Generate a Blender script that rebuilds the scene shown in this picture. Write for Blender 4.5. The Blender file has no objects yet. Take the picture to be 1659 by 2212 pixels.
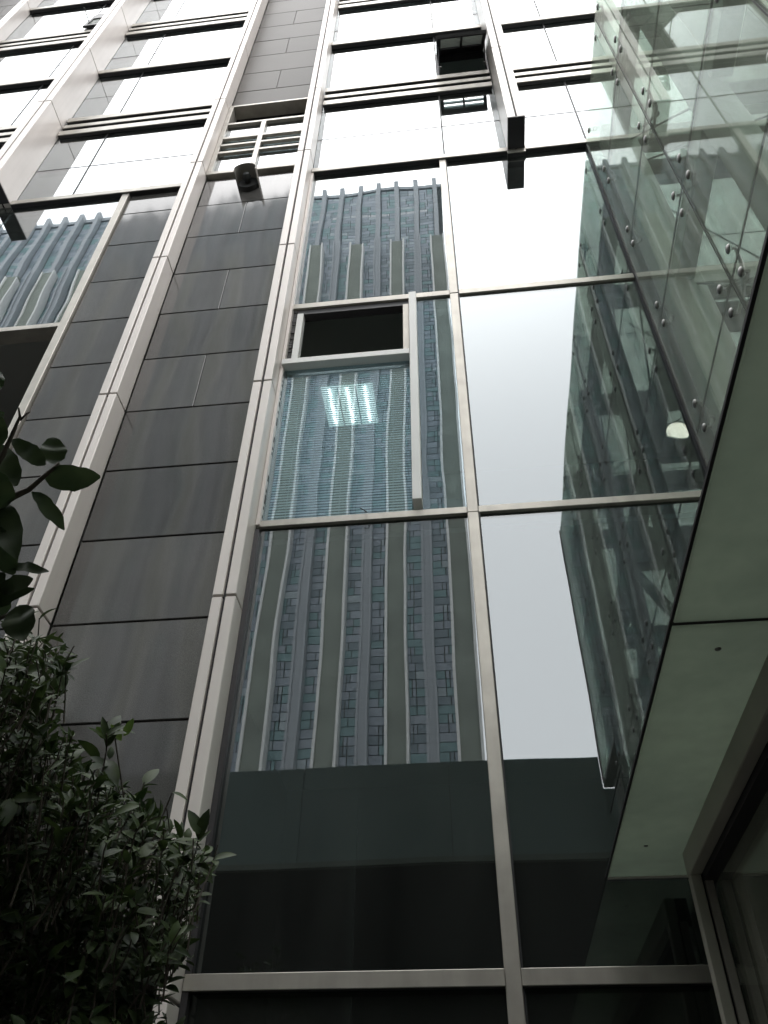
import bpy, math, random
from mathutils import Vector, Matrix, Quaternion
random.seed(11)
C = bpy.context.scene.collection
D = 3.6          # metres from the camera to the facade plane; plans below are in this unit
EYE = 1.6

# ------------------------------------------------------------------ camera
cam_d = bpy.data.cameras.new('camera'); cam = bpy.data.objects.new('camera', cam_d); C.objects.link(cam)
cam_d.sensor_fit = 'VERTICAL'; cam_d.sensor_height = 36.0; cam_d.lens = 36.0*1748.9/2212.0
cam_d.clip_start = 0.05; cam_d.clip_end = 2000
RC = Matrix(((0.99356852, -0.0686919, -0.09001682), (0.11273706, 0.67439243, 0.72971584), (0.01058109, -0.73517092, 0.67779921)))
M = Matrix.Identity(4)
for i in range(3):
    M[i][0] = RC[i][0]; M[i][1] = -RC[i][1]; M[i][2] = -RC[i][2]
M[2][3] = EYE
cam.matrix_world = M
bpy.context.scene.camera = cam

# ------------------------------------------------------------------ sky, sun, exposure
SUN_EL, SUN_AZ = math.radians(72), math.radians(190)
w = bpy.data.worlds.new('World'); bpy.context.scene.world = w; w.use_nodes = True
nt = w.node_tree; nt.nodes.clear()
out = nt.nodes.new('ShaderNodeOutputWorld'); bg = nt.nodes.new('ShaderNodeBackground')
sky = nt.nodes.new('ShaderNodeTexSky'); sky.sky_type = 'NISHITA'; sky.sun_disc = False
sky.sun_elevation = SUN_EL; sky.sun_rotation = SUN_AZ; sky.air_density = 1.0; sky.dust_density = 4.0
hs = nt.nodes.new('ShaderNodeHueSaturation'); hs.inputs['Saturation'].default_value = 0.16
mx = nt.nodes.new('ShaderNodeMix'); mx.data_type = 'RGBA'; mx.inputs[0].default_value = 0.6
mx.inputs[7].default_value = (15.0, 15.2, 15.6, 1)          # the flat cloud layer that levels the clear sky
nt.links.new(sky.outputs[0], hs.inputs['Color']); nt.links.new(hs.outputs[0], mx.inputs[6])
nt.links.new(mx.outputs[2], bg.inputs[0]); bg.inputs[1].default_value = 0.15
nt.links.new(bg.outputs[0], out.inputs[0])
sd = bpy.data.lights.new('sun', 'SUN'); sd.energy = 0.9; sd.angle = math.radians(140); sd.color = (1, .96, .91)
sun = bpy.data.objects.new('sun', sd); C.objects.link(sun)
sv = Vector((math.sin(SUN_AZ)*math.cos(SUN_EL), math.cos(SUN_AZ)*math.cos(SUN_EL), math.sin(SUN_EL)))
sun.rotation_euler = sv.to_track_quat('Z', 'Y').to_euler()
vs = bpy.context.scene.view_settings
vs.view_transform = 'Standard'; vs.look = 'None'; vs.exposure = 1.1; vs.gamma = 1; vs.use_curve_mapping = False

# ------------------------------------------------------------------ materials
def mat(name, col, rough=.5, metal=0., spec=.5, var=.0, vscale=3., streak=0., speck=0., bump=0., bscale=40., coat=0.):
    m = bpy.data.materials.new(name); m.use_nodes = True
    n = m.node_tree.nodes; l = m.node_tree.links; p = n['Principled BSDF']
    p.inputs['Roughness'].default_value = rough; p.inputs['Metallic'].default_value = metal
    p.inputs['Specular IOR Level'].default_value = spec; p.inputs['Coat Weight'].default_value = coat
    p.inputs['Coat Roughness'].default_value = .06
    p.inputs['Base Color'].default_value = (*col, 1)
    geo = n.new('ShaderNodeNewGeometry')
    cur = None
    def mult(fac_out, lo, hi, prev):
        mr = n.new('ShaderNodeMapRange'); l.new(fac_out, mr.inputs[0])
        mr.inputs[1].default_value = .25; mr.inputs[2].default_value = .75
        mr.inputs[3].default_value = lo; mr.inputs[4].default_value = hi
        mm = n.new('ShaderNodeMix'); mm.data_type = 'RGBA'; mm.blend_type = 'MULTIPLY'; mm.inputs[0].default_value = 1
        if prev is None: mm.inputs[6].default_value = (*col, 1)
        else: l.new(prev, mm.inputs[6])
        l.new(mr.outputs[0], mm.inputs[7]); return mm.outputs[2]
    if var:
        t = n.new('ShaderNodeTexNoise'); t.inputs['Scale'].default_value = vscale; t.inputs['Detail'].default_value = 5
        l.new(geo.outputs['Position'], t.inputs['Vector']); cur = mult(t.outputs[0], 1-var, 1+var, cur)
    if streak:
        mp = n.new('ShaderNodeMapping'); mp.inputs['Scale'].default_value = (14, 14, .5); l.new(geo.outputs['Position'], mp.inputs[0])
        t = n.new('ShaderNodeTexNoise'); t.inputs['Scale'].default_value = 1.; t.inputs['Detail'].default_value = 4
        l.new(mp.outputs[0], t.inputs['Vector']); cur = mult(t.outputs[0], 1-streak, 1+streak, cur)
    if speck:
        t = n.new('ShaderNodeTexNoise'); t.inputs['Scale'].default_value = 260; t.inputs['Detail'].default_value = 2
        l.new(geo.outputs['Position'], t.inputs['Vector']); cur = mult(t.outputs[0], 1-speck, 1+speck, cur)
    if cur is not None: l.new(cur, p.inputs['Base Color'])
    if bump:
        t = n.new('ShaderNodeTexNoise'); t.inputs['Scale'].default_value = bscale; t.inputs['Detail'].default_value = 2
        l.new(geo.outputs['Position'], t.inputs['Vector'])
        b = n.new('ShaderNodeBump'); b.inputs['Strength'].default_value = bump; b.inputs['Distance'].default_value = .01
        l.new(t.outputs[0], b.inputs['Height']); l.new(b.outputs[0], p.inputs['Normal'])
    return m

def wave_normal(n, l, strength, sx, sz):
    """slow out-of-flatness of a sheet: height in metres, so the slopes stay physical"""
    geo = n.new('ShaderNodeNewGeometry')
    mp = n.new('ShaderNodeMapping'); mp.inputs['Scale'].default_value = (sx, 1, sz); l.new(geo.outputs['Position'], mp.inputs[0])
    t = n.new('ShaderNodeTexNoise'); t.inputs['Scale'].default_value = 1.; t.inputs['Detail'].default_value = 1.2
    l.new(mp.outputs[0], t.inputs['Vector'])
    b = n.new('ShaderNodeBump'); b.inputs['Strength'].default_value = 1.; b.inputs['Distance'].default_value = strength
    l.new(t.outputs[0], b.inputs['Height']); return b.outputs[0]

def glass(name, tint, f0, refl=(1, 1, 1), rough=0., wave=0., sx=1.2, sz=.8, dust_haze=0., dust_haze_col=(.5, .52, .48), power=5.):
    m = bpy.data.materials.new(name); m.use_nodes = True
    n = m.node_tree.nodes; l = m.node_tree.links; n.clear()
    o = n.new('ShaderNodeOutputMaterial'); tr = n.new('ShaderNodeBsdfTransparent'); gl = n.new('ShaderNodeBsdfGlossy')
    tr.inputs[0].default_value = (*tint, 1); gl.inputs[0].default_value = (*refl, 1); gl.inputs['Roughness'].default_value = rough
    lw = n.new('ShaderNodeLayerWeight'); lw.inputs[0].default_value = .5
    pw = n.new('ShaderNodeMath'); pw.operation = 'POWER'; pw.inputs[1].default_value = power; l.new(lw.outputs['Facing'], pw.inputs[0])
    ma = n.new('ShaderNodeMath'); ma.operation = 'MULTIPLY_ADD'; ma.inputs[1].default_value = 1-f0; ma.inputs[2].default_value = f0
    l.new(pw.outputs[0], ma.inputs[0])
    base = tr.outputs[0]
    if dust_haze:  # dust film doubling as painted haze that lifts the dark areas
        df = n.new('ShaderNodeBsdfDiffuse'); df.inputs[0].default_value = (*dust_haze_col, 1)
        md = n.new('ShaderNodeMixShader'); md.inputs[0].default_value = dust_haze
        geo = n.new('ShaderNodeNewGeometry'); mp = n.new('ShaderNodeMapping'); mp.inputs['Scale'].default_value = (2.5, 2.5, .7)
        l.new(geo.outputs['Position'], mp.inputs[0])
        t = n.new('ShaderNodeTexNoise'); t.inputs['Scale'].default_value = 1.5; t.inputs['Detail'].default_value = 6; l.new(mp.outputs[0], t.inputs['Vector'])
        mr = n.new('ShaderNodeMapRange'); mr.inputs[1].default_value = .3; mr.inputs[2].default_value = .75
        mr.inputs[3].default_value = dust_haze*.5; mr.inputs[4].default_value = dust_haze*1.5
        l.new(t.outputs[0], mr.inputs[0]); l.new(mr.outputs[0], md.inputs[0])
        l.new(tr.outputs[0], md.inputs[1]); l.new(df.outputs[0], md.inputs[2]); base = md.outputs[0]
    mi = n.new('ShaderNodeMixShader'); l.new(ma.outputs[0], mi.inputs[0]); l.new(base, mi.inputs[1]); l.new(gl.outputs[0], mi.inputs[2])
    if wave: l.new(wave_normal(n, l, wave, sx, sz), gl.inputs['Normal'])
    l.new(mi.outputs[0], o.inputs[0]); return m

def emit(name, col, s):
    m = bpy.data.materials.new(name); m.use_nodes = True
    p = m.node_tree.nodes['Principled BSDF']; p.inputs['Base Color'].default_value = (.8, .8, .8, 1)
    p.inputs['Emission Color'].default_value = (*col, 1); p.inputs['Emission Strength'].default_value = s; return m

ALU = mat('warm_white_aluminium', (.585, .535, .498), .38, .15, .5, var=.05, vscale=2, streak=.05)
BAR = mat('beige_grey_aluminium', (.37, .345, .305), .38, .5, .5, var=.14, vscale=7, streak=.10)
WHITE = mat('fresh_white_profile', (.62, .61, .585), .35, 0, .5, var=.03)
DARK = mat('dark_bronze_aluminium', (.035, .033, .035), .45, .2)
SEAL = mat('black_sealant', (.012, .011, .012), .6)
SOCKET = mat('dirty_open_jamb', (.05, .05, .048), .8, var=.6, vscale=18, bump=.6, bscale=60)
GRAN = mat('polished_grey_granite', (.070, .067, .063), .07, 0, .5, var=.25, vscale=1.1, streak=.12, speck=.55)  # vertical streaks in the colour stand for mirrored tower strips
n_ = GRAN.node_tree; n_.links.new(wave_normal(n_.nodes, n_.links, .006, 1.8, .9), n_.nodes['Principled BSDF'].inputs['Normal'])
def vary(m, lo, hi):      # each slab or sheet is cut from its own block: a small tone shift per piece
    n = m.node_tree.nodes; l = m.node_tree.links; p = n['Principled BSDF']; src = p.inputs['Base Color'].links[0].from_socket
    oi = n.new('ShaderNodeObjectInfo'); mr = n.new('ShaderNodeMapRange'); mr.inputs[3].default_value = lo; mr.inputs[4].default_value = hi
    mm = n.new('ShaderNodeMix'); mm.data_type = 'RGBA'; mm.blend_type = 'MULTIPLY'; mm.inputs[0].default_value = 1
    l.new(oi.outputs['Random'], mr.inputs[0]); l.new(src, mm.inputs[6]); l.new(mr.outputs[0], mm.inputs[7]); l.new(mm.outputs[2], p.inputs['Base Color'])
vary(GRAN, .80, 1.22); vary(ALU, .95, 1.04)
GRANUP = mat('honed_grey_granite', (.095, .087, .079), .45, 0, .1, var=.10, vscale=1.5, speck=.25)
vary(GRANUP, .88, 1.12)
FGL = glass('coated_facade_glass', (.42, .48, .48), .105, (.95, .98, 1.0), wave=.0021, power=3.3, dust_haze=.022)
FGL2 = glass('coated_wavy_glass', (.68, .76, .78), .10, (.88, .96, 1.0), wave=.0026, sx=1.4, sz=.9, power=3.2, dust_haze=.02)
GGL = glass('dark_ground_glass', (.55, .58, .56), .035, (.9, .97, .96), wave=.003, dust_haze=.022)
BGL = glass('green_box_glass', (.84, .895, .85), .022, (.95, 1, .97), power=6.5, dust_haze=.26, dust_haze_col=(.50, .515, .455))
LGL = glass('lobby_glass', (.72, .76, .70), .03, dust_haze=.16, dust_haze_col=(.5, .5, .42))
ROOM = mat('interior_paint', (.16, .155, .14), .8, var=.1)
CEIL = mat('interior_ceiling', (.5, .49, .46), .8)
FLOOR = mat('interior_floor', (.10, .095, .09), .5)
STEEL = mat('grey_green_steel_paint', (.27, .29, .26), .45, 0, .5, var=.12, vscale=4)
SST = mat('brushed_stainless', (.24, .235, .225), .38, 1.)
CABLE = mat('dark_cable', (.06, .06, .06), .4, .5)
SOFF = mat('green_grey_soffit_glass', (.45, .48, .41), .22, 0, .5, var=.75, vscale=1.0, streak=.15)
n_ = SOFF.node_tree; tl_ = n_.nodes.new('ShaderNodeBsdfTranslucent'); tl_.inputs[0].default_value = (.52, .58, .50, 1)
ms_ = n_.nodes.new('ShaderNodeMixShader'); ms_.inputs[0].default_value = .4
n_.links.new(n_.nodes['Principled BSDF'].outputs[0], ms_.inputs[1]); n_.links.new(tl_.outputs[0], ms_.inputs[2]); n_.links.new(ms_.outputs[0], n_.nodes['Material Output'].inputs[0])
BEAM = mat('beige_soffit_beam', (.30, .29, .24), .5, 0, .5, var=.15, vscale=3)
PAVE = mat('grey_granite_paving', (.06, .058, .055), .7, var=.2, vscale=2, speck=.2)
SLAT = mat('pale_blue_grey_blind_slat', (.78, .82, .83), .45)
LAMPM = mat('aged_bronze_lamp', (.30, .28, .25), .45, .3, var=.1)
LAMPI = mat('lamp_black_inside', (.02, .02, .02), .7)
TUBE = emit('fluorescent_tube', (.92, 1., .97), 4.5)
TROF = emit('glowing_lamp_reflector', (.80, 1., .92), .55)  # emission imitates tube light falling on the reflector
FLOODM = emit('warm_flood_lens', (1., .90, .80), 6.0)
BARK = mat('dark_bark', (.06, .048, .036), .8, var=.3, vscale=30, bump=.5)

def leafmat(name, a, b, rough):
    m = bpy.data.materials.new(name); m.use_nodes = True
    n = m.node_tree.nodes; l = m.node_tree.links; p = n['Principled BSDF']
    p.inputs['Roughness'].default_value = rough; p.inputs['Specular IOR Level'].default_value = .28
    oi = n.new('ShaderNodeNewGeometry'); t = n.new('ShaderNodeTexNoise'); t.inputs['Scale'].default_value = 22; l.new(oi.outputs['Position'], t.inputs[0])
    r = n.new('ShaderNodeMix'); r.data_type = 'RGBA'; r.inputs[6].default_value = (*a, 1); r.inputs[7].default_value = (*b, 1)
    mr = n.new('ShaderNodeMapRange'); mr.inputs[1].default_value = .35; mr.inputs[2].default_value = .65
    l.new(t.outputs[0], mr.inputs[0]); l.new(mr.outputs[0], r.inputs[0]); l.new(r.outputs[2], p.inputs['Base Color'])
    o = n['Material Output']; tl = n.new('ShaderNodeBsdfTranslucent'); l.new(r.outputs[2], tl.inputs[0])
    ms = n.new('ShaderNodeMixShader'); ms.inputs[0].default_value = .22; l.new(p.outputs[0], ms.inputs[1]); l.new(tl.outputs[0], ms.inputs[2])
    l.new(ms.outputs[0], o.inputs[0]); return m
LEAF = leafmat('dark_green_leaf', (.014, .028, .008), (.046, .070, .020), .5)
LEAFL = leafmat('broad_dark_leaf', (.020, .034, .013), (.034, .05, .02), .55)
LEAFY = leafmat('young_leaf', (.16, .24, .05), (.10, .18, .04), .4)

def tonemat(name, cols, rough):
    m = bpy.data.materials.new(name); m.use_nodes = True
    n = m.node_tree.nodes; l = m.node_tree.links; p = n['Principled BSDF']; p.inputs['Roughness'].default_value = rough
    a = n.new('ShaderNodeAttribute'); a.attribute_name = 'tone'
    r = n.new('ShaderNodeValToRGB'); r.color_ramp.interpolation = 'CONSTANT'
    for i, (pos, c) in enumerate(cols):
        e = r.color_ramp.elements[i] if i < 2 else r.color_ramp.elements.new(pos)
        e.position = pos; e.color = (*c, 1)
    l.new(a.outputs['Fac'], r.inputs[0]); l.new(r.outputs[0], p.inputs['Base Color']); return m
TPAN = tonemat('slate_cladding', [(0, (.30, .37, .41)), (.2, (.42, .48, .54)), (.45, (.30, .46, .47)), (.72, (.46, .52, .58)), (.9, (.55, .63, .66)), (.985, (.75, .78, .8))], .35)
SHBLOCK = mat('shade_block_render', (.20, .20, .19), .8, var=.1)
TWALL = mat('tower_joint', (.075, .09, .095), .8)
TFIN = mat('tower_dark_fin', (.42, .45, .475), .5)
TBAND = mat('tower_olive_band', (.225, .255, .215), .5, var=.25, vscale=.8)
TEDGE = mat('tower_pale_edge', (.86, .86, .83), .4)
LINK = mat('dark_green_fascia', (.27, .34, .32), .3, var=.08, vscale=1)
VOID = mat('dark_bridge_grey', (.10, .10, .098), .9)

# ------------------------------------------------------------------ mesh helpers
class MB:
    def __init__(s): s.v = []; s.f = []; s.t = []
    def _add(s, vs, fs, tone=0.):
        b = len(s.v); s.v += [tuple(v) for v in vs]; s.f += [tuple(b+i for i in f) for f in fs]; s.t += [tone]*len(fs)
    def box(s, x0, x1, y0, y1, z0, z1, ch=0., tone=0., unit=True):
        """axis-aligned box in D units (z measured from the eye), optional chamfer in metres"""
        if unit: x0, x1, y0, y1 = x0*D, x1*D, y0*D, y1*D; z0, z1 = EYE+z0*D, EYE+z1*D
        if ch <= 0 or min(x1-x0, y1-y0, z1-z0) <= 2.2*ch:
            vs = [(x, y, z) for z in (z0, z1) for y in (y0, y1) for x in (x0, x1)]
            s._add(vs, [(0, 2, 3, 1), (4, 5, 7, 6), (0, 1, 5, 4), (2, 6, 7, 3), (0, 4, 6, 2), (1, 3, 7, 5)], tone); return s
        X, Y, Z = (x0, x1), (y0, y1), (z0, z1); c = ch
        idx = {}; vs = []
        for i in (0, 1):
            for j in (0, 1):
                for k in (0, 1):
                    sx = c if i == 0 else -c; sy = c if j == 0 else -c; sz = c if k == 0 else -c
                    for a in range(3):
                        p = [X[i]+sx, Y[j]+sy, Z[k]+sz]; p[a] = (X[i], Y[j], Z[k])[a]
                        idx[(i, j, k, a)] = len(vs); vs.append(p)
        fs = []
        def quad(q, out):
            a, b, c_ = (Vector(vs[i]) for i in q[:3])
            if (b-a).cross(c_-a).dot(Vector(out)) < 0: q = q[::-1]
            fs.append(tuple(q))
        for a in range(3):
            o1, o2 = [t for t in range(3) if t != a]
            for sgn in (0, 1):
                def key(p, q):
                    k = [0, 0, 0]; k[a] = sgn; k[o1] = p; k[o2] = q; return idx[(*k, a)]
                nrm = [0, 0, 0]; nrm[a] = 1 if sgn else -1
                quad([key(0, 0), key(1, 0), key(1, 1), key(0, 1)], nrm)
        for a in range(3):
            o1, o2 = [t for t in range(3) if t != a]
            for p in (0, 1):
                for q in (0, 1):
                    def k2(e, face):
                        k = [0, 0, 0]; k[a] = e; k[o1] = p; k[o2] = q; return idx[(*k, face)]
                    nrm = [0, 0, 0]; nrm[o1] = 1 if p else -1; nrm[o2] = 1 if q else -1
                    quad([k2(0, o1), k2(1, o1), k2(1, o2), k2(0, o2)], nrm)
        for i in (0, 1):
            for j in (0, 1):
                for k in (0, 1):
                    quad([idx[(i, j, k, 0)], idx[(i, j, k, 1)], idx[(i, j, k, 2)]], (2*i-1, 2*j-1, 2*k-1))
        s._add(vs, fs, tone); return s
    def tube(s, pts, r, seg=6, r1=None, cap=True):
        pts = [Vector(p) for p in pts]; n = len(pts); rings = []; vs = []; fs = []
        for i, p in enumerate(pts):
            t = (pts[min(i+1, n-1)]-pts[max(i-1, 0)]).normalized()
            a = t.orthogonal().normalized(); b = t.cross(a)
            if i and rings:
                a = (pa - t*pa.dot(t)).normalized(); b = t.cross(a)
            pa = a
            rr = r if r1 is None else r+(r1-r)*i/(n-1)
            rings.append(len(vs))
            for k in range(seg):
                an = 2*math.pi*k/seg; vs.append(p+(a*math.cos(an)+b*math.sin(an))*rr)
        for i in range(n-1):
            for k in range(seg):
                k2 = (k+1) % seg; fs.append((rings[i]+k, rings[i]+k2, rings[i+1]+k2, rings[i+1]+k))
        if cap: fs.append(tuple(range(seg))[::-1]); fs.append(tuple(rings[-1]+k for k in range(seg)))
        s._add(vs, fs); return s
    def lathe(s, prof, origin, axis, seg=24):
        ax = Vector(axis).normalized(); a = ax.orthogonal().normalized(); b = ax.cross(a); o = Vector(origin); vs = []; fs = []
        for (r, h) in prof:
            for k in range(seg):
                an = 2*math.pi*k/seg; vs.append(o+ax*h+(a*math.cos(an)+b*math.sin(an))*max(r, 1e-4))
        for i in range(len(prof)-1):
            for k in range(seg):
                k2 = (k+1) % seg; fs.append((i*seg+k, i*seg+k2, (i+1)*seg+k2, (i+1)*seg+k))
        s._add(vs, fs); return s
    def poly(s, vs, fs, tone=0.): s._add(vs, fs, tone); return s
    def build(s, name, m, parent=None, smooth=False, tone=False, kind=None):
        me = bpy.data.meshes.new(name); me.from_pydata(s.v, [], s.f); me.update()
        me.materials.append(m)
        if smooth: me.polygons.foreach_set('use_smooth', [True]*len(me.polygons))
        if tone:
            at = me.attributes.new('tone', 'FLOAT', 'FACE'); at.data.foreach_set('value', s.t)
        o = bpy.data.objects.new(name, me); C.objects.link(o)
        if parent is not None: adopt(o, parent)
        if kind: o['kind'] = kind
        return o
def adopt(o, parent):
    o.parent = parent
    top = parent
    while top.parent: top = top.parent
    if parent.parent is None: o.matrix_parent_inverse = Matrix.Translation(-Vector(parent.location))
def thing(name, label, cat, loc, group=None):
    o = bpy.data.objects.new(name, None); C.objects.link(o); o.location = loc
    o.empty_display_size = .2; o['label'] = label; o['category'] = cat
    if group: o['group'] = group
    return o
def bx(name, m, parent, *a, ch=0.): return MB().box(*a, ch=ch).build(name, m, parent)
def U(x, y, z): return Vector((x*D, y*D, EYE+z*D))
GZ = -EYE/D       # ground level in D units

# ------------------------------------------------------------------ ground
g = MB().box(-300, 300, -300, 300, -.3, 0, unit=False).build('pavement', PAVE); g['kind'] = 'structure'

# ------------------------------------------------------------------ the office building
B = thing('office_building', 'tall office building with mirrored windows, dark granite strips and pale vertical fins', 'building', U(0, 1.0, GZ))
TOP = 6.0
FJ = [-.33, .202, .735, 1.255, 1.775, 2.294, 2.757, 3.26, 3.755, 4.25, 4.75, 5.25, 5.75]
def fin(x0, x1, yf, zb, yb=1.0, joints=FJ):
    zs = [zb]+[z for z in joints if z > zb+.03]+[TOP]
    i = .007
    f = bx('fin', SEAL, B, x0+i, x1-i, yf+i, yb, zb+.002, TOP)
    xc = (x0+x1)/2; gr = .0024
    for a, b in zip(zs[:-1], zs[1:]):
        a2 = a+(.0018 if a > zb else 0); b2 = b-.0018
        dx = random.uniform(-.0004, .0004)
        bx('fin_panel', ALU, f, x0+dx, xc-gr, yf+random.uniform(0, .0006), yb, a2, b2, ch=.004)
        bx('fin_panel', ALU, f, xc+gr, x1+dx, yf+random.uniform(0, .0006), yb, a2, b2, ch=.004)
    if zb > 0:
        bx('fin_shade_cap', DARK, f, x0+.001, x1-.001, yf+.001, .985, zb-.003, zb-.0002)  # dark cap paints the shade on the underside of the fin
    return f
fins_shallow = [(-2.165, -2.128), (-1.852, -1.812), (-.691, -.654), (-.378, -.341), (.797, .834), (1.11, 1.147)]
for a, b in fins_shallow: fin(a, b, .951, GZ)
for a, b in [(-1.275, -1.226), (.2045, .2515)]: fin(a, b, .90, 2.236, joints=[2.77, 3.26, 3.76, 4.26, 4.76, 5.26])

# granite strips: a dark core and slabs hung in front of it with open joints
GJ = [GZ, -.325, -.15, .025, .2, .38, .557, .732, .908, 1.082, 1.253, 1.428, 1.60, 1.772, 1.95, 2.12, 2.272]
UJ = [2.79, 2.935, 3.105, 3.277, 3.44, 3.605, 3.77, 3.935, 4.10, 4.265, 4.43, 4.595, 4.76, 4.925, 5.09, 5.255, 5.42, 5.59, 5.76, TOP]
def slab(parent, x0, x1, z0, z1, m, gx=.0016):
    g_ = .0016
    o = MB().box(x0+gx, x1-gx, 1.0, 1.008, z0+g_, z1-g_, ch=.003).build('stone_panel', m, parent)
    c = U((x0+x1)/2, 1.004, (z0+z1)/2)
    r = Matrix.Rotation(random.uniform(-.0025, .0025), 4, 'X') @ Matrix.Rotation(random.uniform(-.0025, .0025), 4, 'Z')
    o.matrix_basis = Matrix.Translation(c) @ r @ Matrix.Translation(-c)
def strip(x0, x1, joints, split_rows, xs, m):
    zs0, zs1 = joints[0], joints[-1]
    core = bx('granite_wall', SEAL, B, x0, x1, 1.0125, 1.03, zs0, zs1)
    for k, (a, b) in enumerate(zip(joints[:-1], joints[1:])):
        if xs is not None and k in split_rows: slab(core, x0, xs, a, b, m, .0006); slab(core, xs, x1, a, b, m, .0006)
        else: slab(core, x0, x1, a, b, m)
    return core
strip(-.653, -.379, GJ, (10, 12, 14), -.513, GRAN)
strip(-.653, -.379, UJ, (1, 3, 5, 7, 9, 11, 13, 15, 17), -.515, GRANUP)
strip(-.868, -.692, GJ[:-1]+[2.228], (), None, GRAN)
strip(-2.127, -1.853, UJ, (1, 3, 5, 7, 9, 11, 13, 15, 17), -1.99, GRANUP)
strip(-2.127, -1.853, GJ, (), None, GRAN)
strip(.835, 1.109, UJ, (1, 3, 5, 7, 9), .97, GRANUP)
strip(.835, 1.109, GJ, (), None, GRAN)

# horizontal bars and vertical mullions (sheet metal boxes)
def bar(x0, x1, yf, z0, z1, m=BAR, name='transom', yb=1.03):
    if yf < .989:      # pale face plate; the body behind is dark to paint in the shaded underside
        o = bx(name, m, B, x0, x1, yf, yf+.0032, z0, z1, ch=.002)
        bx('shade_body', DARK, o, x0+.0004, x1-.0004, yf+.0033, yb, z0+.0006, z1-.0006)
        return o
    return bx(name, m, B, x0, x1, yf, yb, z0, z1, ch=.003)
BAYS = [(-1.811, -1.276), (-1.225, -.692), (-.340, .2035), (.2525, .796), (1.148, 1.75)]
for (a, b) in BAYS:
    bar(a, b, .986, 2.229, 2.250)
    for k in range(3):
        zz = k*.985
        if 2.705+zz > TOP: break
        for z0, z1, yf in ((2.703, 2.735, .9862), (2.758, 2.781, .9862), (2.810, 2.839, .9862)):
            bar(a+.003, b-.003, yf, z0+zz, z1+zz, name='sunshade_bar', yb=.9985)
        bar(a, b, .984, 3.251+zz, 3.279+zz)
bar(.2035, .2525, .9865, 2.2155, 2.2335)
bx('reveal_lining', ALU, B, -.3405, -.334, .989, 1.03, .91, 2.229)
# lower glazing grid, bay above the entrance
LOW = [(-.340, .0165), (.0345, .415), (.42, .796), (1.148, 1.75)]
for (a, b) in LOW:
    for z0, z1, yf in ((.2155, .2325, .988), (.908, .9225, .993), (1.563, 1.581, .9945)):
        if z0 < .3 and a > .3: continue
        bar(a, min(b, .2355) if z0 < .3 else b, yf, z0, z1)
bx('mullion', BAR, B, .0165, .0345, .991, 1.03, GZ, .9075, ch=.003)
bx('mullion', BAR, B, .0165, .0345, .9915, 1.03, .9083, 1.562, ch=.003)
bx('mullion', BAR, B, .0165, .0345, .991, 1.03, 1.5635, 2.2285, ch=.003)
bx('mullion_gasket', SEAL, B, .0347, .0372, .994, 1.02, GZ, 2.2285)
bx('jamb', DARK, B, -.3405, -.333, .990, 1.03, GZ, .9)
# left bay: mullion against the granite strip, one transom
bx('mullion', BAR, B, -.8885, -.8685, .991, 1.03, GZ, 2.2285, ch=.003)
bar(-1.811, -.8895, .9925, 1.579, 1.595)
bar(-1.811, -.8895, .9925, .908, .9225)

# window panes
def pane(x0, x1, z0, z1, m=FGL, y=1.0): return bx('window_pane', m, B, x0, x1, y, y+.0025, z0, z1)
g_ = .0011
for z0, z1, m in ((GZ, .2155, GGL), (.2325, .908, FGL), (1.581, 2.229, FGL)): pane(-.335, .0165, z0, z1, m)
for z0, z1, m in ((GZ, .2155, GGL), (.2325, .908, FGL), (.9225, 1.563, FGL), (1.581, 2.229, FGL)):
    pane(.037, .415, z0, z1, m)
    if z0 > .3: pane(.42, .796, z0, z1, m); pane(1.148, 1.75, z0, z1, m)
pane(-1.22, -.889, 1.595, 2.229, FGL); pane(-1.811, -1.224, 1.595, 2.229, FGL)
pane(-1.811, -.889, GZ, .908, GGL)
for (a, b) in BAYS:
    mid = a if abs(a-.2525) < .1 or abs(a+1.225) < .01 else b
    s = .171*(1 if mid == a else -1); xv = mid+s
    lo, hi = (a, b)
    for k in range(4):
        zz = k*.985
        for z0, z1 in ((2.250, 2.466), (2.469, 3.252), (3.279, 3.235)):
            if z0 > z1: continue
            for x0, x1 in ((lo, xv-g_), (xv+g_, hi)):
                narrow = (x1-x0) < .2
                if z0 == 2.469 and narrow:
                    pane(x0, x1, z0+zz, 2.86+zz)
                    if not ((k == 0 and abs(b-.2035) < .01) or (k == 1 and abs(b+1.276) < .01)): pane(x0, x1, 2.862+zz, 3.044+zz)
                    pane(x0, x1, 3.047+zz, z1+zz)
                else: pane(x0, x1, z0+zz, z1+zz)
    bx('glazing_seal', SEAL, B, xv-.0024, xv+.0024, .9992, 1.02, 2.2505, TOP)
    for k in range(4):
        bx('glazing_seal', SEAL, B, lo, hi, .9994, 1.02, 2.4657+k*.985, 2.4693+k*.985)

# the repaired window: white bars, open casement hole and a new pane with a blind behind it
bx('repair_post', WHITE, B, -.0735, -.0575, .978, 1.01, .934, 1.5625, ch=.003)
bx('repair_rail', WHITE, B, -.3375, -.0742, .981, 1.01, 1.344, 1.3605, ch=.003)
pane(-.334, -.0745, .9235, 1.3435, FGL2); pane(-.0565, .0165, .9225, 1.563, FGL2)
cs = bx('casement_frame', WHITE, B, -.3235, -.3095, .9965, 1.015, 1.3615, 1.545, ch=.002)
bx('casement_frame', BAR, B, -.088, -.075, .9965, 1.015, 1.3615, 1.545, ch=.002)
bx('casement_head', DARK, B, -.3235, -.075, 1.0, 1.02, 1.5455, 1.5625)
jm = MB()
for k in range(26):
    z = 1.362+k*.0077
    jm.box(-.3335+random.uniform(-.003, 0), -.3245+random.uniform(-.003, .001), .999+random.uniform(0, .004), 1.016, z, z+.0074, ch=.002)
jm.build('stripped_jamb', SOCKET, B)
rg = MB()
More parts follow.
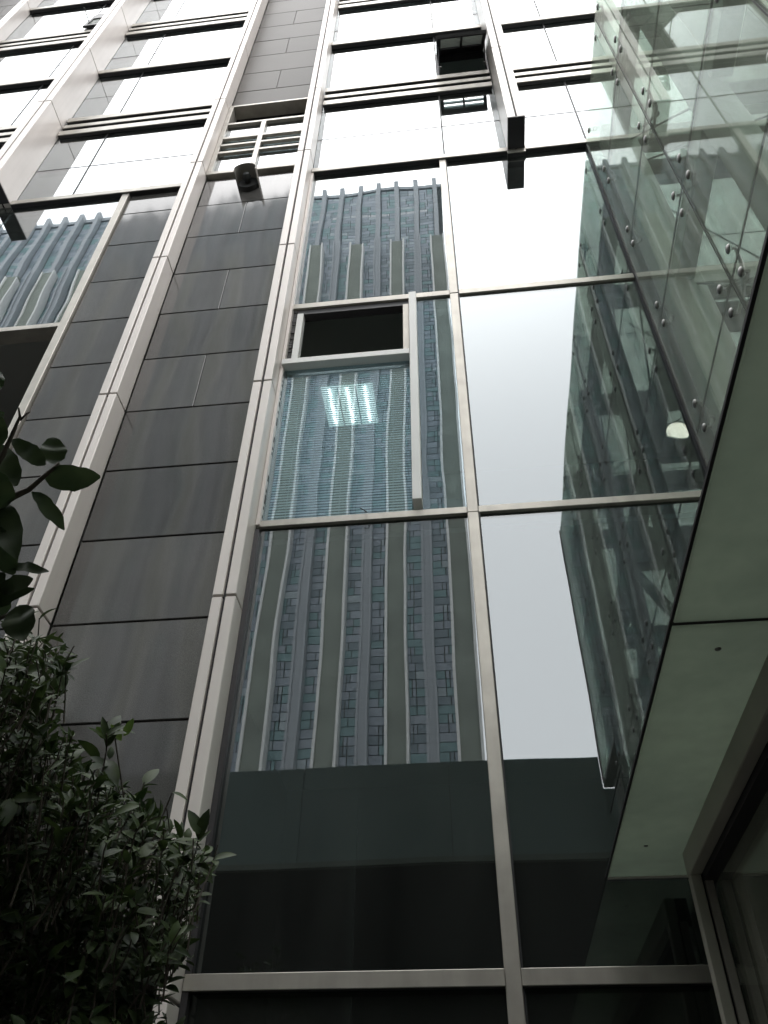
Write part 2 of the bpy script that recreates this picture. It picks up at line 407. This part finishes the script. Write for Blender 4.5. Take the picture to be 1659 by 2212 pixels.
for k in range(60):
    z = .925+k*.0069
    rg.box(-.3395, -.3345+random.uniform(-.0005, .0012), .9962, 1.0, z, z+.0066)
rg.build('sealant_bead', SOCKET, B)
cv = [U(-.155, .992, .925), U(-.15, .985, .917), U(-.152, .978, .914), U(-.16, .975, .918)]
MB().tube(cv, .003, 5).build('sealant_tail', SEAL, B)

# louvred machine-room window between the first two fins
lv = bx('louvre_window', BAR, B, -.653, -.379, .988, 1.03, 2.288, 2.304, ch=.003)
for z0, z1, yf in ((2.776, 2.786, .988), (2.632, 2.644, .988), (2.523, 2.536, .987), (2.473, 2.484, .987), (2.421, 2.433, .987)):
    if z0 > 2.6: bx('rail', BAR, lv, -.652, -.380, yf, 1.03, z0, z1, ch=.002)
    else:
        bx('blade', BAR, lv, -.638, -.5285, yf, .9975, z0, z1, ch=.002); bx('blade', BAR, lv, -.5125, -.380, yf, .9975, z0, z1, ch=.002)
bx('post', BAR, lv, -.6525, -.6385, .988, 1.03, 2.3045, 2.6315, ch=.002)
bx('post', BAR, lv, -.6525, -.6385, .988, 1.03, 2.6445, 2.7755, ch=.002)
bx('post', BAR, lv, -.528, -.513, .9875, 1.03, 2.3045, 2.6315, ch=.002)
bx('window_pane', FGL, lv, -.6385, -.380, .998, 1.0005, 2.304, 2.632)
bx('recess_back', mat('recess_grey', (.075, .075, .072), .6), lv, -.652, -.379, 1.16, 1.17, 2.55, 2.80)
bx('recess_lining', BAR, lv, -.652, -.647, 1.03, 1.16, 2.645, 2.776)
bx('recess_soffit', DARK, lv, -.652, -.379, 1.03, 1.16, 2.787, 2.795)
bx('recess_floor', DARK, lv, -.652, -.379, 1.03, 1.16, 2.62, 2.632)

# open top-hung vents beside the deep fins
def vent(xl, dz, ly=.884):
    xr = xl+.169
    F = bx('vent_window', DARK, B, xl, xl+.007, .992, 1.02, 2.846+dz, 3.05+dz)
    bx('frame', DARK, F, xr-.006, xr, .99, 1.02, 2.846+dz, 3.05+dz)
    bx('frame', DARK, F, xl+.0075, xr-.0065, .990, 1.02, 3.047+dz, 3.068+dz)
    def pt(u, v, t):   # u across, v from hinge to lip, t thickness outward
        hy, hz, lz = .997, 3.046+dz, 2.856+dz
        ax = Vector((0, ly-hy, lz-hz)); L = ax.length; ax /= L; nn = Vector((0, -ax.z, ax.y))
        if nn.y > 0: nn = -nn
        p = Vector((0, hy, hz))+ax*(v*L)+nn*t
        return U(xl+.0025+u*.160, p.y, p.z)
    def piece(name, u0, u1, v0, v1, t0, t1, m):
        vs = [pt(u, v, t) for t in (t0, t1) for v in (v0, v1) for u in (u0, u1)]
        MB().poly(vs, [(0, 2, 3, 1), (4, 5, 7, 6), (0, 1, 5, 4), (2, 6, 7, 3), (0, 4, 6, 2), (1, 3, 7, 5)]).build(name, m, F)
    for (u0, u1, v0, v1) in ((0, .09, 0, 1), (.93, 1, 0, 1), (.09, .93, 0, .36), (.09, .93, .92, 1), (.49, .53, .36, .92)):
        piece('sash_rail', u0, u1, v0, v1, 0, .010, DARK)
    for k in range(7):
        v = .38+k*.08
        piece('louvre_slat', .09, .49, v, v+.042, .003, .006, STEEL); piece('louvre_slat', .53, .93, v, v+.042, .003, .006, STEEL)
    for x in (xl+.0095, xr-.0095): MB().tube([U(x, .99, 2.93+dz), U(x, .925, 2.93+dz)], .008, 6).build('stay_arm', DARK, F)
    for x in (xl+.0115, xr-.0125): MB().lathe([(0, 0), (.016, .0), (.016, .03), (0, .03)], U(x, .985, 2.885+dz), (0, -1, 0), 10).build('handle', SST, F)
vent(.0335, 0.); vent(-1.4455, .985, .984)

# rooms behind the glass
for z in (.93, 2.10, 2.80, 3.78, 4.77, 5.75):
    bx('interior_ceiling', CEIL, B, -2.2, 1.9, 1.05, 2.05, z-(.015 if z != 2.10 else .03), z)
    bx('floor_slab', FLOOR, B, -2.2, 1.9, 1.035, 2.05, z+.001, z+.05)
bx('interior_wall', ROOM, B, -2.2, 1.9, 2.06, 2.1, GZ, TOP)
for x in (-2.21, -.515, .81, 1.9): bx('interior_partition', ROOM, B, x, x+.012, 1.04, 2.059, GZ, 5.7)
bx('roof_slab', FLOOR, B, -2.25, 1.95, .96, 2.1, TOP+.002, TOP+.05)
bx('ground_floor_frame', ROOM, B, -.20, -.19, 1.25, 1.26, GZ, .55)

# ------------------------------------------------------------------ wall lamp on the granite
L = thing('wall_lamp', 'round bronze half cylinder lamp on dark granite below the louvred window', 'wall lamp', U(-.517, 1.0, 2.21))
lc = U(-.517, 1.0, 2.205); R_ = .032*D
def arc(rr, y, a0, a1, n): return [Vector((lc.x+rr*math.cos(a0+(a1-a0)*i/n), y, lc.z+rr*math.sin(a0+(a1-a0)*i/n))) for i in range(n+1)]
def shell(ro, ri, y0, y1, a0, a1, n=28):
    A, Bq, Cq, Dq = arc(ro, y0, a0, a1, n), arc(ri, y0, a0, a1, n), arc(ro, y1, a0, a1, n), arc(ri, y1, a0, a1, n)
    vs = A+Bq+Cq+Dq; N = n+1; fs = []
    for i in range(n):
        fs += [(i, i+1, N+i+1, N+i), (2*N+i, 3*N+i, 3*N+i+1, 2*N+i+1), (i, 2*N+i, 2*N+i+1, i+1), (N+i, N+i+1, 3*N+i+1, 3*N+i)]
    fs += [(0, N, 3*N, 2*N), (n, 2*N+n, 3*N+n, N+n)]
    return MB().poly(vs, fs)
shell(R_, R_-.006, .945*D, 1.0*D, math.radians(-18), math.radians(198)).build('lamp_hood', LAMPM, L, smooth=False)
MB().lathe([(0, 0), (R_-.012, 0), (R_-.012, .05), (0, .05)], (lc.x, .9995*D, lc.z), (0, -1, 0), 24).build('backplate', LAMPI, L)
MB().lathe([(.03, 0), (.045, .05), (.03, .09), (0, .10)], (lc.x, .985*D, lc.z), (0, -1, 0), 14).build('bulb_holder', LAMPI, L)

# ------------------------------------------------------------------ blind and ceiling light
BL = thing('window_blind', 'pale venetian blind half shut behind the lower repaired pane', 'blind', U(-.205, 1.02, .925))
th = math.radians(69); sw = .026
sm = MB()
x0, x1 = -.332*D, -.0775*D
sm.poly([(x0, -sw/2*math.cos(th), -sw/2*math.sin(th)), (x1, -sw/2*math.cos(th), -sw/2*math.sin(th)), (x1, -.0025, .0016), (x0, -.0025, .0016),
         (x1, sw/2*math.cos(th), sw/2*math.sin(th)), (x0, sw/2*math.cos(th), sw/2*math.sin(th))], [(0, 1, 2, 3), (3, 2, 4, 5)])
s0 = sm.build('slat', SLAT, BL)
NS = 62
for k in range(NS):
    o = s0 if k == 0 else s0.copy()
    if k: C.objects.link(o); o.parent = BL; o.matrix_parent_inverse = s0.matrix_parent_inverse.copy()
    o.location = (0, 1.024*D, EYE+(.930+k*.00672)*D)
for x in (-.30, -.205, -.11): MB().tube([U(x, 1.0195, .928), U(x, 1.0195, 1.345)], .0016, 5).build('ladder_cord', SLAT, BL)
bx('head_rail', SLAT, BL, -.333, -.077, 1.017, 1.031, 1.346, 1.356)
CL = thing('ceiling_light', 'lit square fluorescent ceiling light glowing through the blind', 'ceiling light', U(-.327, 1.695, 2.068))
bx('housing', TROF, CL, -.411, -.243, 1.612, 1.78, 2.064, 2.069)
for x in (-.385, -.327, -.269): MB().tube([U(x, 1.622, 2.060), U(x, 1.77, 2.060)], .013, 8).build('tube', TUBE, CL)
for x in (-.356, -.298): bx('reflector_fin', WHITE, CL, x-.002, x+.002, 1.615, 1.777, 2.055, 2.0635)

# ------------------------------------------------------------------ glass entrance box on the right
X = .417
E_ = thing('glass_entrance_box', 'tall green tinted glass entrance box held by steel spider bolts', 'glass box', U(X, .2, GZ))
YJ = [.998, .689, .365, .04, -.285, -.606]; ZJ = [.37, .755, 1.05, 1.35, 1.648, 1.945, 2.24]
XJ = [X+.003, .74, 1.06, 1.38, 1.70]
s_ = .0014
for ya, yb in zip(YJ[1:], YJ[:-1]):
    for za, zb in zip(ZJ[:-1], ZJ[1:]):
        if ya < -.6: za = max(za, 1.154)
        if zb-za < .02: continue
        bx('glass_panel', BGL, E_, X, X+.0042, ya+s_, yb-s_, za+s_, zb-s_)
for xa, xb in zip(XJ[:-1], XJ[1:]):
    for ya, yb in zip(YJ[1:], YJ[:-1]): bx('roof_panel', BGL, E_, xa+s_, xb-s_, ya+s_, yb-s_, 2.2405, 2.2445)
    for za, zb in zip([1.154]+ZJ[3:-1], ZJ[3:]): bx('glass_panel', BGL, E_, xa+s_, xb-s_, -.6102, -.6062, za+s_, zb-s_)
for y in YJ[1:-1]: bx('joint_seal', SEAL, E_, X+.0005, X+.0045, y-s_, y+s_, .37, 2.24)
for z in ZJ[1:-1]: bx('joint_seal', SEAL, E_, X+.001, X+.0035, -.606, .998, z-.001, z+.001)
bx('joint_seal', SEAL, E_, X-.002, X+.003, .990, .9995, .37, 2.228)
bx('corner_edge', ALU, E_, X-.002, X+.004, -.6145, -.6065, 1.154, 2.245)
bx('sill_edge', STEEL, E_, X-.001, X+.03, -.6145, -.285, 1.138, 1.1535)
for x in XJ[1:-1]: bx('joint_seal', SEAL, E_, x-s_, x+s_, -.606, .998, 2.241, 2.2442)
for y in YJ[1:-1]: bx('joint_seal', SEAL, E_, X+.006, 1.70, y-s_, y+s_, 2.2412, 2.2440)
# frame
CY = [.955, .58, .16, -.24, -.555]
for y in CY: bx('column', STEEL, E_, .443, .517 if y > .9 else .485, y-.028, y+.028, GZ, 2.19, ch=.01)
for y in CY[1:]: bx('column', STEEL, E_, 1.30, 1.37, y-.028, y+.028, GZ, 2.19, ch=.01)
for za, zb in ((.80, .86), (1.43, 1.48), (2.10, 2.165)):
    for ya, yb in zip(CY[1:], CY[:-1]): bx('tie_beam', STEEL, E_, .462, .498, ya+.029, yb-.029, za, zb, ch=.006)
for y in CY:
    for za, zb in ((1.43, 1.49), (2.10, 2.17)): bx('cross_beam', STEEL, E_, .518 if y > .9 else .486, 1.70, y-.02, y+.02, za, zb, ch=.006)
for y, y2 in ((.58, .16), (-.24, .16)):
    MB().tube([U(.48, y, .87), U(.48, y2, 1.42)], .05, 10).build('brace', STEEL, E_, smooth=True)
rods = [((.50, .93, 2.09), (.50, .60, 1.49)), ((.50, .60, 2.09), (.50, .18, 1.49)), ((.50, .18, 2.09), (.50, -.22, 1.49)), ((.50, .93, 1.42), (.50, .60, .87)),
        ((.53, .60, 2.16), (1.28, -.22, 2.14)), ((1.28, .60, 2.16), (.53, -.22, 2.14)), ((.53, .955, 2.02), (1.28, .58, 1.72)), ((.53, .58, 2.0), (1.3, .2, 1.6))]
for a, b in rods: MB().tube([U(*a), U(*b)], .009, 6).build('tension_rod', CABLE, E_)
def spider(y, z, ys, zs):
    hub = U(X+.020, y, z)
    f = MB().lathe([(0, -.015), (.022, -.015), (.022, .02), (0, .02)], hub, (1, 0, 0), 10)
    caps = []
    for sy in ys:
        for sz in zs:
            p = U(X+.0045, y+sy, z+sz); f.tube([hub, Vector((hub.x-.01, (hub.y+p.y)/2, (hub.z+p.z)/2)), Vector((p.x+.02, p.y, p.z)), p], .013, 7, r1=.009); caps.append(p)
    f.tube([hub, U(.445, y, z)], .014, 7)
    o = f.build('spider_fitting', SST, E_)
    for p in caps:
        MB().lathe([(0, -.030), (.018, -.028), (.026, -.022), (.027, -.017), (.027, -.0165), (0, -.016)], (p.x, p.y, p.z), (1, 0, 0), 14).build('bolt_cap', SST, o, smooth=True)
for y in YJ[1:-1]:
    for z in ZJ[1:-1]: spider(y, z, (-.0335, .0335), (-.031, .031))
    spider(y, 2.24-.005, (-.0335, .0335), (-.03,))
for z in ZJ[1:-1]: spider(.955, z, (-.0095,), (-.031, .031))
spider(.955, 2.235, (-.0095,), (-.03,))

FL = thing('floodlight', 'round warm floodlight fixed high inside the glass entrance box', 'floodlight', U(.55, .63, 1.49))
fo = U(.552, .600, 1.50); fax = Vector((-.08, 1, -.25)).normalized()
MB().lathe([(0, -.10), (.07, -.09), (.105, -.02), (.112, .02), (.100, .02)], fo, fax, 24).build('housing', STEEL, FL, smooth=True)
MB().lathe([(.100, .012), (.06, .020), (0, .022)], fo, fax, 24).build('lens', FLOODM, FL)
MB().tube([fo-fax*.08, U(.52, .585, 1.50)], .015, 8).build('bracket', STEEL, FL)

# ------------------------------------------------------------------ entrance canopy and lobby front
CA = thing('entrance_canopy', 'low canopy with green grey glass soffit panels and dark edge beside the glass box', 'canopy', U(.2, .3, .326))
YC = [.9985, .487, -.02, -.53, -1.04]
for ya, yb in zip(YC[1:], YC[:-1]): bx('soffit_panel', SOFF, CA, .1435, .262, ya+.0022, yb-.0022, .326, .330, ch=.003)
for y in YC[1:-1]: bx('joint_seal', SEAL, CA, .1435, .262, y-.0022, y+.0022, .3272, .330)
bx('glass_rim', ALU, CA, .1436, .2340, .9945, .9984, .3244, .3259)
bx('canopy_edge', SEAL, CA, .1412, .1433, -1.04, .9985, .3262, .3285)
bx('canopy_deck', DARK, CA, .2635, .4165, -1.04, .9985, .336, .369)
bx('soffit_beam', BEAM, CA, .2165, .229, -1.04, .926, .300, .3258, ch=.003)
for y, x in ((.40, .19), (.52, .18), (.9, .175), (.33, .205)):
    MB().lathe([(0, -.004), (.007, -.003), (.009, 0)], U(x, y, .3258), (0, 0, 1), 8).build('soffit_screw', SST, CA)
LB = thing('lobby_glass_front', 'dark glass lobby front with slim beige corner post under the canopy', 'glass front', U(.243, .2, GZ))
bx('corner_post', BEAM, LB, .2165, .2275, .912, .926, GZ, .2995, ch=.003)
bx('corner_strip', BAR, LB, .230, .239, .9135, .926, GZ, .2995, ch=.003)
bx('post_groove', SEAL, LB, .2276, .2299, .917, .926, GZ, .2995)
for ya, yb in zip((.52, .12, -.28, -.68, -1.04), (.925, .52, .12, -.28, -.68)):
    bx('glass_panel', LGL, LB, .243, .2455, ya+.0015, yb-.0015, GZ, .2934)
bx('shade_gap_strip', SEAL, LB, .2293, .2437, -1.04, .925, .2935, .3255)  # black strip painted in for the shaded gap above the glass
bx('lobby_wall', CEIL, LB, .95, .97, -1.0, .99, GZ, .33)
bx('lobby_ceiling', CEIL, LB, .2625, .95, -1.0, .99, .3265, .3345)

# ------------------------------------------------------------------ opposite tower (seen in the glass)
T = thing('opposite_tower', 'grey blue tower with tall vertical fins mirrored in the windows', 'building', U(-5.5, -6.6, GZ))
YV = 8.0; TY = 2-YV; TT = 2.09*YV; TX0, TX1 = -1.72*YV, .0125*YV
bx('tower_wall', TWALL, T, TX0, TX1, TY-2.4, TY-.014, GZ, TT)
bx('parapet', TFIN, T, TX0-.02, TX1+.02, TY-2.42, TY+.02, TT+.005, TT+.12)
fx = [(-.003-.0485*k)*YV for k in range(36)]
RH = .112
pan = MB()
for i, xc in enumerate(fx):
    xl = xc-.0485*YV+.05; xr = xc-.05
    rows = int((TT-GZ)/RH)
    for r in range(rows):
        z0 = GZ+r*RH; z1 = z0+RH
        ty = (r*7+i*3) % 4
        cuts = {0: [0, .58, 1], 1: [0, 1], 2: [0, .42, .58, 1], 3: [0, .42, 1]}[(ty+random.randint(0, 1)) % 4]
        lit = abs(r-int(rows*.947)) < 1 and i < 8
        for a, b in zip(cuts[:-1], cuts[1:]):
            tn = random.random()*.98
            if lit and random.random() < .75: tn = .99  # lit windows painted as a pale panel tone
            pan.box(xl+(xr-xl)*a+.006, xl+(xr-xl)*b-.006, TY-.014, TY+random.uniform(-.001, .001), z0+.005, z1-.005, tone=tn)
pan.build('cladding_panels', TPAN, T, tone=True, kind='stuff')
for i, xc in enumerate(fx):
    f = bx('tower_fin', TFIN, T, xc-.045, xc+.045, TY, TY+.13, GZ, TT+.17)
    if i % 2 == 0:
        bx('wide_band', TBAND, T, xc-.12, xc+.12, TY+.02, TY+.16, GZ, 1.80*YV+random.uniform(-.06, .06))
        for sx in (-1, 1):
            bx('band_edge', TEDGE, T, xc+sx*.12-.015, xc+sx*.12+.015, TY+.02, TY+.19, GZ, 1.80*YV+random.uniform(-.08, .08))
    else:
        for sx in (-.05, .055): bx('fin_rib', TFIN, T, xc+sx-.012, xc+sx+.012, TY+.02, TY+.16, GZ, TT*.87)

LK = thing('link_bridge', 'dark green glazed bridge across the forecourt mirrored in the lower windows', 'bridge', U(-1, -1.3, .92))
for k in range(8):
    xb = .412-.5*k
    bx('fascia_panel', LINK, LK, xb-.498, xb, -.606, -.59-.025, .9235, 1.243, ch=.004)
bx('bridge_body', VOID, LK, -3.6, .41, -1.9, -.62, .925, 1.24)
bx('bridge_end', LINK, LK, .4125, 1.75, -1.9, -.6165, .925, 1.136)
bx('drip_edge', TBAND, LK, -3.6, .41, -.612, -.59, .905, .9225)
bx('added_dark_wall', VOID, LK, -3.6, 1.9, -2.0, -1.91, GZ, 1.24)  # added wall that keeps the mirrored zone under the bridge dark

NB = thing('shade_block_right', 'plain grey block added across the street to block light from the lower facade', 'building', U(7, -5, GZ))  # added building mass that cuts sky light low on the facade
bx('shade_block_wall', SHBLOCK, NB, 2.4, 13, -6.4, -4.2, GZ, 5.0)
for i in range(10):
    for k in range(7):
        bx('shade_block_window', DARK, NB, 2.7+i*.95, 3.3+i*.95, -4.205, -4.195, .1+k*.7, .5+k*.7)
N2 = thing('shade_block_left', 'unseen tall grey block added far to the left for its shade', 'building', U(-17, -4, GZ))  # out of view, kept for the shade it casts on the left
bx('block_wall', SHBLOCK, N2, -22, -14.5, -6.5, 3, GZ, 14)

# ------------------------------------------------------------------ plants
def ray(px, py):
    c = Vector(((px-829.5)/1748.9, (py-1106.)/1748.9, 1)).normalized(); return RC @ c
def P(px, py, d): return ray(px, py)*d+Vector((0, 0, EYE))
def leaf_mesh(Ln, W, fold, curl, n=5, wide=.5):
    vs = []; fs = []
    for i in range(n+1):
        t = i/n; wd = W*.5*math.sin(math.pi*min(1, t**(.9)*.98+.01))**.65*(1.0 if t < wide else 1-.15*(t-wide))
        z = -curl*Ln*t*t
        for sx in (-1, 0, 1): vs.append((sx*wd*math.cos(fold), Ln*t, z+abs(sx)*wd*math.sin(fold)))
    for i in range(n):
        b = i*3; fs += [(b, b+1, b+4, b+3), (b+1, b+2, b+5, b+4)]
    return vs, fs
def frame(base, direction, up):
    y = Vector(direction).normalized(); x = y.cross(Vector(up))
    if x.length < 1e-3: x = y.orthogonal()
    x.normalize(); z = x.cross(y)
    m = Matrix.Identity(4)
    for i in range(3): m[i][0] = x[i]; m[i][1] = y[i]; m[i][2] = z[i]; m[i][3] = base[i]
    return m

SB = thing('shrub', 'dense dark leafy shrub filling the lower left corner before the granite', 'shrub', P(150, 2100, 2.3)*1.0)
SB.location.z = 0
trunk0 = Vector((SB.location.x, SB.location.y, 0))
OUT = [(-160, 1300), (20, 1370), (75, 1350), (165, 1400), (120, 1450), (110, 1540), (170, 1580), (205, 1650), (250, 1680), (350, 1730), (378, 1790), (440, 1795), (478, 1828), (445, 1880), (430, 1960), (395, 2040),
       (330, 2100), (345, 2180), (430, 2230), (420, 2420), (-250, 2420), (-250, 1300)]
def inside(x, y):
    c = False; n = len(OUT)
    for i in range(n):
        (xa, ya), (xb, yb) = OUT[i], OUT[(i+1) % n]
        if (ya > y) != (yb > y) and x < (xb-xa)*(y-ya)/(yb-ya)+xa: c = not c
    return c
lead = [(35, 1340), (85, 1335), (150, 1408), (160, 1395), (262, 1560), (230, 1585), (215, 1640), (312, 1690), (360, 1745), (372, 1712), (430, 1800), (470, 1825), (450, 1850), (430, 1920), (415, 1880), (330, 1790), (300, 1760)]
wh = [(P(x, y, random.uniform(1.7, 1.95)), True) for x, y in lead]
while len(wh) < 2300:
    x, y = random.uniform(-250, 480), random.uniform(1330, 2400)
    if not inside(x, y): continue
    if not inside(x+14, y-14) and random.random() < .5: continue
    wh.append((P(x, y, random.uniform(1.65, 2.75)), False))
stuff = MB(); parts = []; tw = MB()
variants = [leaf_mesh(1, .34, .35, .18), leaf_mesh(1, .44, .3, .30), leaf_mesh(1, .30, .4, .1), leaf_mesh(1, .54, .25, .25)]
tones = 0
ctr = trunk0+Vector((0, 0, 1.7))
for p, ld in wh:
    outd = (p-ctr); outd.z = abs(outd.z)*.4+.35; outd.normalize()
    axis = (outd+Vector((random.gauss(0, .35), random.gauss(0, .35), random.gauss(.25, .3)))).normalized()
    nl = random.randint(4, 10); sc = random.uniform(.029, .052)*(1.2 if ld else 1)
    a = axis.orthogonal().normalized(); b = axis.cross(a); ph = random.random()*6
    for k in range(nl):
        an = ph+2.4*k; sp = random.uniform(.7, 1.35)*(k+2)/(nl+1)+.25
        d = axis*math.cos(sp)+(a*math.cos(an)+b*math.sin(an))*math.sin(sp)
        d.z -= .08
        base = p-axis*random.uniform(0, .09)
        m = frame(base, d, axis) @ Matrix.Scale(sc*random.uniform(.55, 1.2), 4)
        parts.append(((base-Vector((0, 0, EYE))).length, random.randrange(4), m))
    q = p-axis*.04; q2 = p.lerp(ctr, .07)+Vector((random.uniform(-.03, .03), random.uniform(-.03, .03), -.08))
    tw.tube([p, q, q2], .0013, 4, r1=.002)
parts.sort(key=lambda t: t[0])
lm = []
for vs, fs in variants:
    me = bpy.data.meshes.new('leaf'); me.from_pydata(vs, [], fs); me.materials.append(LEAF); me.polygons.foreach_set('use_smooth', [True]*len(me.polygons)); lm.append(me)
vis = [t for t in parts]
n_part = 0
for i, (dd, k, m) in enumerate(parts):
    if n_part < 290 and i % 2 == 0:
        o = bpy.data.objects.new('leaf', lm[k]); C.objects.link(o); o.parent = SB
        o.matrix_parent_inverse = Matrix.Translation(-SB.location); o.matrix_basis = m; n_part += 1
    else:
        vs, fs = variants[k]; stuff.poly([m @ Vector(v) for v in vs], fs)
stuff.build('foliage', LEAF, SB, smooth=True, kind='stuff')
tw.build('twigs', BARK, SB, kind='stuff')
MB().tube([trunk0, trunk0+Vector((.05, .02, .8)), ctr+Vector((-.05, 0, 0)), ctr+Vector((-.1, .1, .7))], .05, 10, r1=.012).build('trunk', BARK, SB, smooth=True)
for k in range(9):
    an = k*2.4; e = ctr+Vector((math.cos(an)*.28-.15, math.sin(an)*.22, .2+.06*k))
    MB().tube([trunk0+Vector((.04, .02, .6+.09*k)), (trunk0+ctr)/2*.3+e*.7, e], .02, 7, r1=.006).build('branch', BARK, SB, smooth=True)
yl = MB()
for (x, y, x2, y2) in ((268, 1590, 288, 1552), (262, 1600, 240, 1565), (228, 1595, 208, 1570)):
    b0 = P(x, y, 1.75); t0 = P(x2, y2, 1.74); vs, fs = leaf_mesh((t0-b0).length, .018, .4, .05)
    m = frame(b0, t0-b0, -ray(x, y)+Vector((0, 0, .4))); yl.poly([m @ Vector(v) for v in vs], fs)
yl.build('young_shoot', LEAFY, SB, smooth=True)

# a broad-leaved tree whose lowest branch hangs in from the left edge
BT = thing('tree', 'broad leaved tree branch hanging in from the left edge before the granite', 'tree', Vector((-2.3, .9, 0)))
DEP = 1.45
def stem(pts, r0, r1): MB().tube([P(x, y, d) for x, y, d in pts], r0, 7, r1=r1).build('branch', BARK, BT, smooth=True)
stem([(-330, 1500, 1.6), (-160, 1260, 1.5), (-30, 1110, 1.46), (30, 1072, 1.45), (62, 1058, 1.45), (100, 1025, 1.44), (128, 1000, 1.44)], .010, .0025)
stem([(-160, 1260, 1.5), (-60, 1090, 1.47), (5, 985, 1.45), (30, 930, 1.45), (43, 900, 1.45), (40, 880, 1.45)], .006, .0015)
stem([(43, 908, 1.45), (58, 893, 1.45), (66, 890, 1.45)], .002, .001)
stem([(-160, 1260, 1.5), (-60, 1225, 1.47), (0, 1222, 1.45), (50, 1220, 1.45)], .005, .002)
stem([(-330, 1500, 1.6), (-120, 1380, 1.5), (0, 1335, 1.45), (38, 1320, 1.45)], .007, .002)
MB().tube([Vector((-2.3, .9, 0)), Vector((-2.25, .85, 1.2)), P(-330, 1500, 1.6), Vector((-2.7, .7, 3.4)), Vector((-4.0, .3, 4.4))], .09, 12, r1=.03).build('trunk', BARK, BT, smooth=True)
big = [((95, 1030), (213, 1033), 50, -.5), ((115, 1004), (116, 942), 46, .5), ((98, 1006), (24, 945), 34, .2), ((70, 1062), (145, 1142), 30, .4), ((36, 1052), (-30, 940), 52, .3), ((20, 1090), (-40, 1010), 50, .2),
       ((-20, 1080), (34, 1190), 60, .3), ((-40, 1130), (35, 1240), 56, .3), ((20, 1222), (98, 1228), 20, .3), ((-40, 1190), (38, 1195), 26, .3), ((2, 1275), (64, 1250), 32, .3), ((-30, 1310), (55, 1270), 30, .3),
       ((40, 1312), (48, 1378), 58, -.4), ((10, 1330), (-20, 1240), 44, .4), ((-60, 1290), (8, 1240), 44, .3), ((5, 960), (-40, 880), 44, .2), ((-30, 850), (6, 800), 30, .2), ((-50, 930), (8, 890), 30, .3)]
for (a, b, wd, tilt) in big:
    A = P(a[0], a[1], DEP+random.uniform(-.03, .03)); Bp = P(b[0], b[1], DEP+random.uniform(-.09, .05)); Ln = (Bp-A).length
    vs, fs = leaf_mesh(Ln, wd/1748.9*DEP*1.15, .28, .12, n=9, wide=.6)
    vs = [(x*(1+.04*math.sin(27*y/Ln+wd)), y, z+.003*math.sin(13*y/Ln+wd)) for x, y, z in vs]
    m = frame(A, Bp-A, -ray(*a)+Vector((random.uniform(-.3, .3)*tilt, 0, tilt)))
    o = MB().poly([m @ Vector(v) for v in vs], fs).build('leaf', LEAFL, BT, smooth=True)
# unseen upper foliage of this tree, added to shade the lower left
cr = MB(); cc = Vector((-4.3, .1, 4.6))
for k in range(2600):
    d = Vector((random.gauss(0, 1), random.gauss(0, 1), random.gauss(0, 1))).normalized()*random.uniform(.3, 1)**.5
    p = cc+Vector((d.x*.95, d.y*1.1, d.z*1.1))
    vs, fs = variants[random.randrange(4)]
    m = frame(p, Vector((random.gauss(0, 1), random.gauss(0, 1), random.gauss(-.3, .6))), (0, 0, 1)) @ Matrix.Scale(random.uniform(.10, .15), 4)
    cr.poly([m @ Vector(v) for v in vs], fs)
cr.build('shade_crown', LEAFL, BT, smooth=True, kind='stuff')
